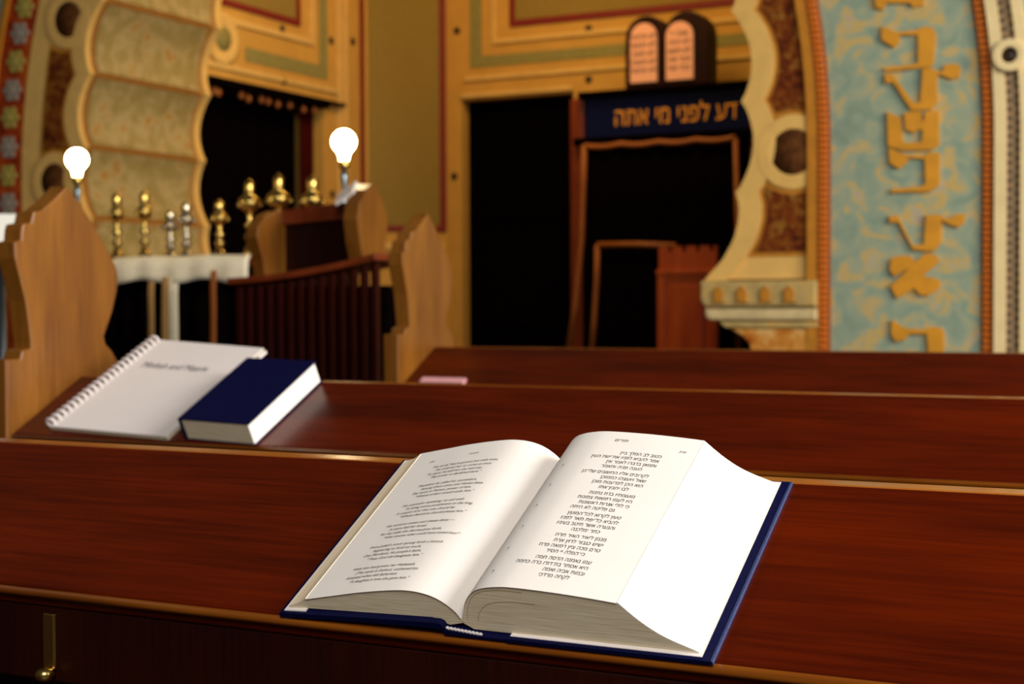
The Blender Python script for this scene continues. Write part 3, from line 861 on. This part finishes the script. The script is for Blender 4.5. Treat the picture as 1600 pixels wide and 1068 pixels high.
# ------------------------------------------------------------------ spiral notebook and closed book on the second rest
nb = empty('spiral_notebook', (-1.712, Y0+1.0178, ZN), (TH, 0, 0))
NB = 0.131
pages = bmesh.new()
def quad_slab(b, pts, z0, z1):
    prism(b, pts, 'XY', z0, z1)
ang = math.radians(-1.6)
NBP = [(-0.134, 0.018), (0.131, 0.003), (0.1385, 0.286), (-0.118, 0.312)]
quad_slab(pages, [(x*0.995, y+0.001) for x, y in NBP], 0.0005, 0.0065)
link('page_block', pages, PAPER_E, nb)
b = bmesh.new(); quad_slab(b, NBP, 0.0065, 0.0078)
cvn = link('front_cover', b, WHITEP, nb)
b = bmesh.new(); quad_slab(b, [(0.118, 0.262), (0.146, 0.259), (0.1475, 0.280), (0.1200, 0.284)], 0.0012, 0.0058)
link('index_tab', b, WHITEP, nb)
# wire coil: one ring per hole along the left edge
a0, a1 = Vector(NBP[0]), Vector(NBP[3])
ringbm = tube([(0.0085*math.cos(t), 0.0, 0.0070*math.sin(t)) for t in [2*math.pi*k/14 for k in range(15)]], 0.0030, 6)
coil = link('coil_ring', ringbm, HEADB, nb, True)
N = 22
for i in range(N):
    p = a0.lerp(a1, (i+0.5)/N)
    if i == 0: coil.location = (p.x+0.0005, p.y, 0.0106)
    else: inst(coil, nb, (p.x+0.0005, p.y, 0.0106))
me = text_mesh("Minhah and Maariv", 0.0225, 0.15, 0.0006)
for v in me.vertices: v.co = (v.co.x*0.9 - 0.085, v.co.y*1.15 + 0.2145 - v.co.x*0.07, 0.0081)
me.materials.append(plain('grey_ink', '6A6266', 0.8))
o = bpy.data.objects.new('title', me); COL.objects.link(o); o.parent = nb
tag(nb, 'white spiral-bound notebook with a printed title, lying beside the closed navy book', 'notebook')

cb = empty('closed_navy_book', (-1.548, Y0+1.0178, ZN), (TH, 0, 0))
def rot_pts(pts, a):
    c, s = math.cos(a), math.sin(a)
    return [(x*c-y*s, x*s+y*c) for x, y in pts]
RA = math.radians(-3.0)
W_, H_, D_ = 0.142, 0.192, 0.038
def rect(x0, x1, y0, y1): return [(x0, y0+0.008), (x1, y0+0.008), (x1, y1+0.008), (x0, y1+0.008)]
b = bmesh.new(); prism(b, rot_pts(rect(0, W_, 0, H_), RA), 'XY', 0.0005, 0.0027); link('back_cover', b, NAVY, cb)
b = bmesh.new(); prism(b, rot_pts(rect(0, W_, 0, H_), RA), 'XY', D_, D_+0.002, bev=0.0006); link('front_cover', b, NAVY, cb)
b = bmesh.new(); prism(b, rot_pts(rect(-0.003, 0.004, 0, H_), RA), 'XY', 0.0010, D_+0.0015); link('spine', b, NAVY, cb)
b = bmesh.new(); prism(b, rot_pts(rect(0.003, W_-0.005, 0.0012, H_-0.003), RA), 'XY', 0.0027, D_); link('page_block', b, PAPER_E, cb)
b = bmesh.new(); prism(b, rot_pts(rect(W_-0.0052, W_-0.0030, 0.0012, H_-0.003), RA), 'XY', 0.0027, D_); link('fore_edge', b, FORE_LIT, cb)
tag(cb, 'closed navy hardback book with fore edge whitened as if lit, beside the spiral notebook', 'book')

# pink card on the third rest
pc = empty('pink_card', (-1.80, Y0+1.0178+1.275, ZN+0.017), (TH, 0, 0))
b = bmesh.new(); prism(b, [(-0.068, 0.012), (0.052, 0.012), (0.052, 0.030), (-0.068, 0.030)], 'XY', 0.0004, 0.007)
link('folded_stack', b, PINK, pc)
b = bmesh.new(); prism(b, [(-0.069, 0.010), (0.053, 0.010), (0.053, 0.031), (-0.069, 0.031)], 'XY', 0.007, 0.0078)
link('top_sheet', b, PINK, pc)
tag(pc, 'small pale pink folded card at the foot of the third pew wing', 'card')

# ------------------------------------------------------------------ reading platform: table, finials, lectern, lamps
TZ = 1.215
tb = empty('reading_table', (-4.15, 5.15, 0))
link('table_top', B(-0.48, 0.45, -0.16, 0.30, TZ-0.035, TZ, bev=0.004), REDW, tb)
link('apron', B(-0.45, 0.42, -0.10, 0.27, TZ-0.14, TZ-0.035), DARKW, tb)
for x in (-0.44, 0.38):
    for y in (-0.08, 0.24):
        link('leg', PR([(x-0.0, y), (x+0.05, y), (x+0.05, y+0.05), (x, y+0.05)], 'XY', 0, TZ-0.035), DARKW, tb)
link('table_skirt', curtain_mesh(-0.47, 0.44, 0.02, TZ-0.09, 9, 0.012), BLACKC, tb, True, loc=(0, -0.13, 0))
tag(tb, 'dark reading table with black skirt carrying the row of brass finials', 'table')
# white prayer shawl folded over the table's front edge
def drape_bm(prof, x0, x1, n=26, wob=0.006, th=0.006):
    b = bmesh.new()
    grids = []
    for d in (0, th):
        g = []
        for i in range(n+1):
            x = x0+(x1-x0)*i/n
            row = []
            for k, (y, z) in enumerate(prof):
                s = k/(len(prof)-1)
                row.append(b.verts.new((x, y - d + wob*s*math.sin(i*1.3), z - (0.010*s*math.sin(i*0.55+1.0)) + (d if k < 2 else 0))))
            g.append(row)
        grids.append(g)
    for g in grids:
        for i in range(n):
            for k in range(len(prof)-1): b.faces.new((g[i][k], g[i+1][k], g[i+1][k+1], g[i][k+1]))
    a, c = grids
    m_ = len(prof)-1
    for i in range(n):
        b.faces.new((a[i][0], a[i+1][0], c[i+1][0], c[i][0])); b.faces.new((a[i][m_], a[i+1][m_], c[i+1][m_], c[i][m_]))
    for k in range(m_):
        b.faces.new((a[0][k], a[0][k+1], c[0][k+1], c[0][k])); b.faces.new((a[n][k], a[n][k+1], c[n][k+1], c[n][k]))
    return b
sh = empty('prayer_shawl', (-4.09, 4.985, TZ))
link('folded_cloth', drape_bm([(0.10, 0.004), (0.04, 0.006), (-0.004, 0.002), (-0.016, -0.012), (-0.020, -0.04), (-0.022, -0.075), (-0.022, -0.098)], -0.40, 0.345), CLOTH, sh, True)
link('hanging_strip', drape_bm([(-0.024, -0.085), (-0.03, -0.15), (-0.028, -0.25), (-0.030, -0.36), (-0.034, -0.45)], -0.165, -0.138, 6, 0.002), CLOTH2, sh, True)
link('hanging_strip', drape_bm([(-0.024, -0.085), (-0.03, -0.15), (-0.034, -0.25), (-0.036, -0.36), (-0.038, -0.45)], -0.090, -0.062, 6, 0.002), CLOTH2, sh, True)
link('hanging_strip', drape_bm([(-0.024, -0.085), (-0.03, -0.15), (-0.030, -0.25), (-0.030, -0.36), (-0.030, -0.45)], -0.055, -0.010, 6, 0.002), CLOTH, sh, True)
link('hanging_strip', drape_bm([(-0.024, -0.06), (-0.03, -0.12), (-0.030, -0.25), (-0.034, -0.36), (-0.040, -0.45)], 0.165, 0.190, 6, 0.002), TRIM, sh, True)
tag(sh, 'white folded cloth with hanging strips over the front edge of the reading table', 'cloth')

def finial(x, y, z0, prof, mat, label, cup=True):
    """turned Torah finial: base, knopped stem, bulb, crown"""
    o = empty('torah_finial', (x, y, z0))
    hi = max(z for r, z in prof)
    parts = {'base': [], 'stem': [], 'bulb': []}
    k1, k2 = hi*0.16, hi*0.58
    def seg(a, c): return [(r, z) for r, z in prof if a-1e-6 <= z <= c+1e-6]
    b1, b2, b3 = seg(0, k1), seg(k1, k2), seg(k2, hi)
    for nm, s in (('base', b1), ('stem', b2), ('bulb', b3)):
        if len(s) > 1: link(nm, lathe(s, 18), mat, o, True)
    # small bells hanging around the bulb
    rb_, zb_ = max((r, z) for r, z in b3)
    bell = None
    for k in range(6):
        a = 2*math.pi*k/6 + 0.3
        p = (rb_*1.05*math.cos(a), rb_*1.05*math.sin(a), zb_-0.006)
        if bell is None:
            bell = link('bell', lathe([(0.0001, -0.012), (0.008, -0.010), (0.007, 0.0), (0.003, 0.008), (0.0001, 0.009)], 8), mat, o, True); bell.location = p
        else: inst(bell, o, p)
    tag(o, label, 'finial', 'torah finials on the reading table')
    return o
def fprof(h, rb, rs=0.011, crown=0.022):
    s = h
    return [(0.0001, 0), (0.034, 0), (0.035, 0.008*s/0.3), (0.024, 0.03*s/0.3), (0.016, 0.16*s), (rs, 0.20*s), (rs*1.9, 0.25*s), (rs*2.1, 0.28*s), (rs, 0.32*s), (rs, 0.36*s), (rs*2.2, 0.41*s), (rs, 0.46*s), (rs*0.9, 0.50*s), (rs*1.3, 0.58*s),
            (rb*0.60, 0.60*s), (rb*0.92, 0.645*s), (rb, 0.69*s), (rb*0.92, 0.735*s), (rb*0.55, 0.775*s), (crown*0.8, 0.79*s), (crown, 0.81*s), (crown*0.92, 0.86*s), (crown, 0.91*s), (crown*0.8, 0.945*s), (0.007, 0.965*s), (0.005, 0.985*s), (0.0001, s)]
FY = 5.2
FIN = [(-4.645, 0.315, 0.032, BRASS, 'leftmost thin brass finial, half hidden behind the pew wing'),
       (-4.486, 0.318, 0.036, BRASS, 'slim brass finial second from the left on the table'),
       (-4.340, 0.225, 0.030, SILVER, 'short silver finial, left one of the close pair'),
       (-4.252, 0.260, 0.032, SILVER, 'short silver finial, right one of the close pair'),
       (-4.070, 0.262, 0.036, BRASS, 'lone dull brass finial standing before the black doorway'),
       (-3.909, 0.345, 0.048, BRASS, 'tall brass finial with round bulb left of the lectern wing'),
       (-3.757, 0.362, 0.050, BRASS, 'tallest bright brass finial above the lectern wing')]
for x, h, r, mt, lb_ in FIN:
    finial(x, FY, TZ, fprof(h, r), mt, lb_)
# the seventh stands on a little pedestal behind the lectern
ped = empty('pedestal', (-3.585, 5.2, 0))
link('shaft', B(-0.07, 0.07, -0.07, 0.07, 0.03, TZ-0.02, bev=0.004), DARKW, ped)
link('pedestal_top', B(-0.10, 0.10, -0.10, 0.10, TZ-0.02, TZ, bev=0.004), REDW, ped)
link('pedestal_foot', B(-0.10, 0.10, -0.10, 0.10, 0.0, 0.03, bev=0.004), REDW, ped)
tag(ped, 'narrow dark pedestal behind the lectern, under the last brass finial', 'pedestal')
finial(-3.585, 5.2, TZ, fprof(0.348, 0.046, crown=0.024), BRASS, 'rightmost brass finial with blunt top, nearest the lit bulb')

# lectern seat with two shaped wings, shelf and slatted front
lt = empty('lectern', (-2.95, 4.3, 0))
WL = [(0.10, 1.345), (0.055, 1.352), (0.0, 1.345), (-0.055, 1.325), (-0.095, 1.285), (-0.10, 1.25), (-0.07, 1.17), (-0.055, 1.09), (0.06, 1.09), (0.09, 1.16), (0.135, 1.25), (0.14, 1.285)]
lw = link('end_wing', PR([(y*1.15, z) for y, z in WL], 'YZ', -0.215, -0.165, bev=0.004), WALNUT, lt)
WR_ = [(0.01, 1.425), (0.06, 1.39), (0.10, 1.33), (0.105, 1.28), (0.085, 1.20), (0.075, 1.15), (-0.045, 1.15), (-0.07, 1.22), (-0.085, 1.30), (-0.07, 1.36), (-0.05, 1.375), (-0.03, 1.405)]
link('end_wing', PR(WR_, 'YZ', 0.165, 0.225, bev=0.004), WALNUT, lt)
b = bmesh.new()
prism(b, [(-0.165, 1.10), (0.165, 1.15), (0.165, 1.325), (0.09, 1.365), (-0.165, 1.345)], 'XZ', 0.05, 0.07)
link('back_panel', b, DARKW, lt)
b = bmesh.new()
prism(b, [(-0.165, 1.30), (0.165, 1.315), (0.165, 1.325), (0.095, 1.368), (-0.165, 1.350)], 'XZ', 0.03, 0.05)
link('crest_rail', b, REDW, lt)
railpts = []
for i in range(13):
    x = -0.255 + 0.60*i/12; f = i/12
    railpts.append((x, 1.088 + 0.02*f + 0.055*f*f))
b = PR(railpts + [(x, z+0.022) for x, z in reversed(railpts)], 'XZ', -0.17, 0.08, bev=0.004)
link('shelf_rail', b, REDW, lt)
sl0 = link('slat', B(-0.012, 0.012, -0.012, 0.012, 0.06, 1.085, bev=0.004), DARKW, lt)
SLM = wood('slat_red_wood', '180301', '3A0C04', 'Z', rough=0.35, spec=0.15)
for i in range(14):
    x = -0.225 + 0.042*i
    p = (x, -0.13, 0.0)
    f = (x+0.255)/0.60
    sz = (1.084 + 0.02*f + 0.055*f*f)/1.085
    if i == 0: sl0.location = p; sl0.data.materials.clear(); sl0.data.materials.append(SLM)
    else: inst(sl0, lt, p, scale=(1, 1, sz))
link('inner_box', B(-0.245, 0.335, -0.08, 0.06, 0.03, 1.08), BLACKC, lt)
link('plinth', B(-0.26, 0.35, -0.17, 0.08, 0.0, 0.06, bev=0.004), DARKW, lt)
tag(lt, 'small wooden lectern with two shaped wings and slatted front', 'lectern')
wc_ = empty('white_prayer_card', (-2.775, 4.235, 1.38))
b = bmesh.new(); prism(b, [(-0.05, -0.012), (0.03, -0.012), (0.03, 0.06), (-0.05, 0.06)], 'XY', 0, 0.012)
for v in b.verts: pass
k_ = link('sheets', b, WHITEP, wc_); k_.rotation_euler = (math.radians(38), math.radians(-28), 0)
tag(wc_, 'bright white sheets propped against the right lectern wing', 'paper')

def lamp(x, y, zb, z0, label, h0, nk=0.019):
    o = empty('bulb_lamp', (x, y, z0))
    bz = zb - z0
    prof = [(0.0001, 0.043)]
    for k in range(1, 14):
        a = math.pi*k/16
        prof.append((0.043*math.sin(a), 0.043*math.cos(a)))
    prof += [(nk, -0.048), (0.0165, -0.058), (0.0165, -0.066), (0.0001, -0.066)]
    bl = link('bulb', lathe(prof[::-1], 24), BULB, o, True); bl.location = (0, 0, bz)
    sk = link('socket', lathe([(0.0001, 0), (0.016, 0), (0.019, 0.006), (0.019, 0.024), (0.016, 0.030), (0.0001, 0.030)], 16), BRASS, o, True); sk.location = (0, 0, bz-0.096)
    link('stem', lathe([(0.0001, 0), (0.012, 0), (0.012, 0.02), (0.008, 0.03), (0.008, bz-0.16), (0.014, bz-0.13), (0.010, bz-0.10), (0.0001, bz-0.095)], 14), STEEL, o, True)
    link('lamp_base', lathe([(0.0001, 0), (0.05, 0), (0.05, 0.012), (0.02, 0.022), (0.0001, 0.024)], 18), BRASS, o, True)
    tag(o, label, 'lamp', 'bare bulb lamps on the platform')
    return o
# lamp standing behind the lectern on its own post
post = empty('lamp_post', (-2.966, 4.5, 0))
link('shaft', B(-0.03, 0.03, -0.03, 0.03, 0.03, 1.25, bev=0.004), DARKW, post)
link('post_cap', B(-0.07, 0.07, -0.07, 0.07, 1.25, 1.275, bev=0.004), REDW, post)
link('post_foot', B(-0.08, 0.08, -0.08, 0.08, 0.0, 0.03, bev=0.004), REDW, post)
tag(post, 'dark wooden post behind the lectern, carrying the right-hand bulb', 'post')
lamp(-2.966, 4.5, 1.598, 1.275, 'bare lit bulb on a steel stem behind the lectern', 1.275)
post2 = empty('lamp_post', (-4.221, 4.5, 0))
link('shaft', B(-0.03, 0.03, -0.03, 0.03, 0.03, 1.25, bev=0.004), DARKW, post2)
link('post_cap', B(-0.07, 0.07, -0.07, 0.07, 1.25, 1.275, bev=0.004), REDW, post2)
link('post_foot', B(-0.08, 0.08, -0.08, 0.08, 0.0, 0.03, bev=0.004), REDW, post2)
tag(post2, 'wooden post behind the second pew wing, carrying the left-hand bulb', 'post')
lamp(-4.221, 4.5, 1.594, 1.275, 'bare lit bulb glowing above the second pew wing', 1.275)

# added white sheet standing in for an unclear bright shape, turned to the light
ws = empty('bright_shape_stand_in', (-3.50, 3.4, 0), (0, 0, math.radians(38)))
link('pole', lathe([(0.0001, 0.02), (0.012, 0.02), (0.012, 1.2), (0.0001, 1.2)], 10), STEEL, ws, True)
link('stand_foot', lathe([(0.0001, 0), (0.14, 0), (0.14, 0.012), (0.02, 0.025), (0.0001, 0.025)], 20), STEEL, ws, True)
link('rest_plate', B(-0.12, 0.085, -0.004, 0.004, 1.19, 1.30, bev=0.002), STEEL, ws)
link('white_sheet', B(-0.12, 0.082, -0.010, -0.005, 1.196, 1.301), plain('bright_white_sheet', 'FAFAF6', 0.8, spec=0.2, var=0.0), ws)
tag(ws, 'added white sheet on a thin stand, in place of a bright shape at the left edge, beyond the pew wing', 'stand')

# ------------------------------------------------------------------ the ark
ak = empty('holy_ark', (-3.35, 8.75, 0))
def A_(x): return x+3.35
link('ark_post', B(A_(-3.965), A_(-3.885), -0.14, 0.40, 0.0, 2.30, bev=0.006), REDW, ak)
link('ark_post', B(A_(-2.80), A_(-2.70), -0.14, 0.40, 0.0, 2.30, bev=0.006), REDW, ak)
link('ark_back', B(A_(-3.9), A_(-2.75), 0.34, 0.40, 0.0, 2.30), BLACKC, ak)
link('cornice', B(A_(-3.93), A_(-2.68), -0.20, 0.38, 2.005, 2.05, bev=0.008), BLACKC, ak)
link('cornice', B(A_(-3.90), A_(-2.68), -0.20, 0.38, 2.295, 2.335, bev=0.008), BLACKC, ak)
sg = link('sign_board', B(A_(-3.86), A_(-2.80), -0.15, 0.30, 2.05, 2.295), SIGNB, ak)
polys = text_polys("דע לפני מי אתה"[::-1], 0.15)
xs = [q.x for p, _ in polys for q in p]; x0_, x1_ = min(xs), max(xs)
clusters = []
for p, tr_ in sorted(polys, key=lambda e: min(q.x for q in e[0])):
    lo_, hi_ = min(q.x for q in p), max(q.x for q in p)
    if clusters and lo_ < clusters[-1][1]-0.004: clusters[-1][0].append((p, tr_)); clusters[-1][1] = max(hi_, clusters[-1][1])
    else: clusters.append([[(p, tr_)], hi_])
for items, _ in clusters:
    b = bmesh.new()
    for p, tr_ in items:
        for yy in (-0.158, -0.150):
            vv = [b.verts.new((A_(-3.66) + (q.x-x0_)*(0.79/(x1_-x0_)), yy, 2.115 + q.y*1.05)) for q in p]
            for t_ in tr_: b.faces.new([vv[i_] for i_ in t_])
    link('sign_letter', b, SIGNL, sg)
# twin tablets
def arch_pts(x0, x1, z0, zs_, n=12):
    r = (x1-x0)/2; cx_ = (x0+x1)/2
    return [(x0, z0)] + [(cx_ - r*math.cos(math.pi*i/n), zs_ + r*1.0*math.sin(math.pi*i/n)) for i in range(n+1)] + [(x1, z0)]
tf = link('tablet_frame', PR(arch_pts(A_(-3.615), A_(-3.345), 2.335, 2.655), 'XZ', -0.10, 0.05, bev=0.006), DARKW, ak)
tf2 = link('tablet_frame', PR(arch_pts(A_(-3.365), A_(-3.065), 2.335, 2.645), 'XZ', -0.10, 0.05, bev=0.006), DARKW, ak)
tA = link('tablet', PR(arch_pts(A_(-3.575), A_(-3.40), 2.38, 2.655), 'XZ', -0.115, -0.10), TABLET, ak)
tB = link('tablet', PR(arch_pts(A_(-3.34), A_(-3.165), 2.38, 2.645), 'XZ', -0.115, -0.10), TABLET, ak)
for tbx, cxx, lines in ((tA, -3.4875, ("לא תרצח", "לא תנאף", "לא תגנב", "לא תענה", "לא תחמד")), (tB, -3.2525, ("אנכי יי", "לא יהיה", "לא תשא", "זכור את", "כבד את"))):
    for i, ln in enumerate(lines):
        me = text_mesh(ln[::-1], 0.045, 0, 0.0015, 'CENTER')
        for v in me.vertices: v.co = (A_(cxx) + v.co.x, -0.1165, 2.645 - i*0.052 + v.co.y)
        me.materials.append(INK)
        o = bpy.data.objects.new('tablet_line', me); COL.objects.link(o); o.parent = tbx
tag(ak, 'tall dark ark with twin tablets, their glow added, above a gilt Hebrew sign', 'ark')

def braid(pts, r, parent, name='gold_braid', mat=TRIM):
    b = bmesh.new()
    for a, c in zip(pts, pts[1:]):
        pass
    return link(name, tube(pts, r, 6), mat, parent, True)
ac = empty('ark_curtain', (-3.35, 8.56, 0))
link('cloth', curtain_mesh(A_(-3.868), A_(-2.81), 0.02, 1.985, 8, 0.012), BLACKC, ac, True)
braid([(A_(-3.842), -0.03, 2.0), (A_(-3.848), -0.03, 1.75), (A_(-3.862), -0.03, 1.4), (A_(-3.905), -0.03, 1.0), (A_(-3.955), -0.03, 0.72)], 0.020, ac)
wav = [(A_(-3.84 + 0.98*i/24), -0.03, 1.995 - 0.012*abs(math.sin(math.pi*i/6))) for i in range(25)]
braid(wav, 0.018, ac)
braid([(A_(-2.86), -0.03, 1.99), (A_(-2.845), -0.03, 1.4), (A_(-2.84), -0.03, 0.72)], 0.016, ac)
tag(ac, 'black ark curtain edged with gold braid under the Hebrew sign', 'curtain')
cc = empty('covered_stand', (-3.40, 8.35, 0))
link('cover', curtain_mesh(-0.25, 0.30, 0.02, 1.375, 5, 0.01), BLACKC, cc, True)
link('stand_box', B(-0.24, 0.29, 0.02, 0.14, 0.0, 1.37), BLACKC, cc)
braid([(-0.305, -0.03, 0.70), (-0.285, -0.03, 0.9), (-0.268, -0.03, 1.15), (-0.262, -0.03, 1.37)], 0.018, cc)
braid([(-0.262, -0.03, 1.37), (0.0, -0.03, 1.368), (0.24, -0.03, 1.355)], 0.018, cc)
tag(cc, 'low black covered stand with gold braid edge before the ark curtain', 'stand')
# carved chair before the ark
ch = empty('carved_chair', (-2.935, 7.9, 0))
bk_pts = [(-0.165, 0.0), (-0.165, 1.335)]
for i in range(4):
    x = -0.165 + i*0.082
    bk_pts += [(x+0.050, 1.335), (x+0.055, 1.305), (x+0.066, 1.296), (x+0.077, 1.305), (x+0.082, 1.335)]
bk_pts += [(0.175, 1.335), (0.175, 0.0)]
link('backrest', PR(bk_pts, 'XZ', 0.0, 0.035), CHAIRW, ch)
link('crest_moulding', B(-0.175, 0.185, -0.02, 0.0, 1.175, 1.205, bev=0.004), CHAIRW, ch)
link('back_post', B(-0.17, -0.125, -0.015, 0.0, 0.0, 1.175, bev=0.003), CHAIRW, ch)
link('back_post', B(0.135, 0.18, -0.015, 0.0, 0.0, 1.175, bev=0.003), CHAIRW, ch)
link('panel', B(-0.095, 0.10, -0.012, 0.0, 0.55, 1.12, bev=0.006), CHAIRW, ch)
link('seat', B(-0.17, 0.18, -0.36, 0.0, 0.44, 0.48, bev=0.006), CHAIRW, ch)
for x in (-0.16, 0.13):
    link('leg', B(x, x+0.04, -0.35, -0.31, 0, 0.44, bev=0.003), CHAIRW, ch)
tag(ch, 'reddish carved wooden chair with notched crest before the ark', 'chair')
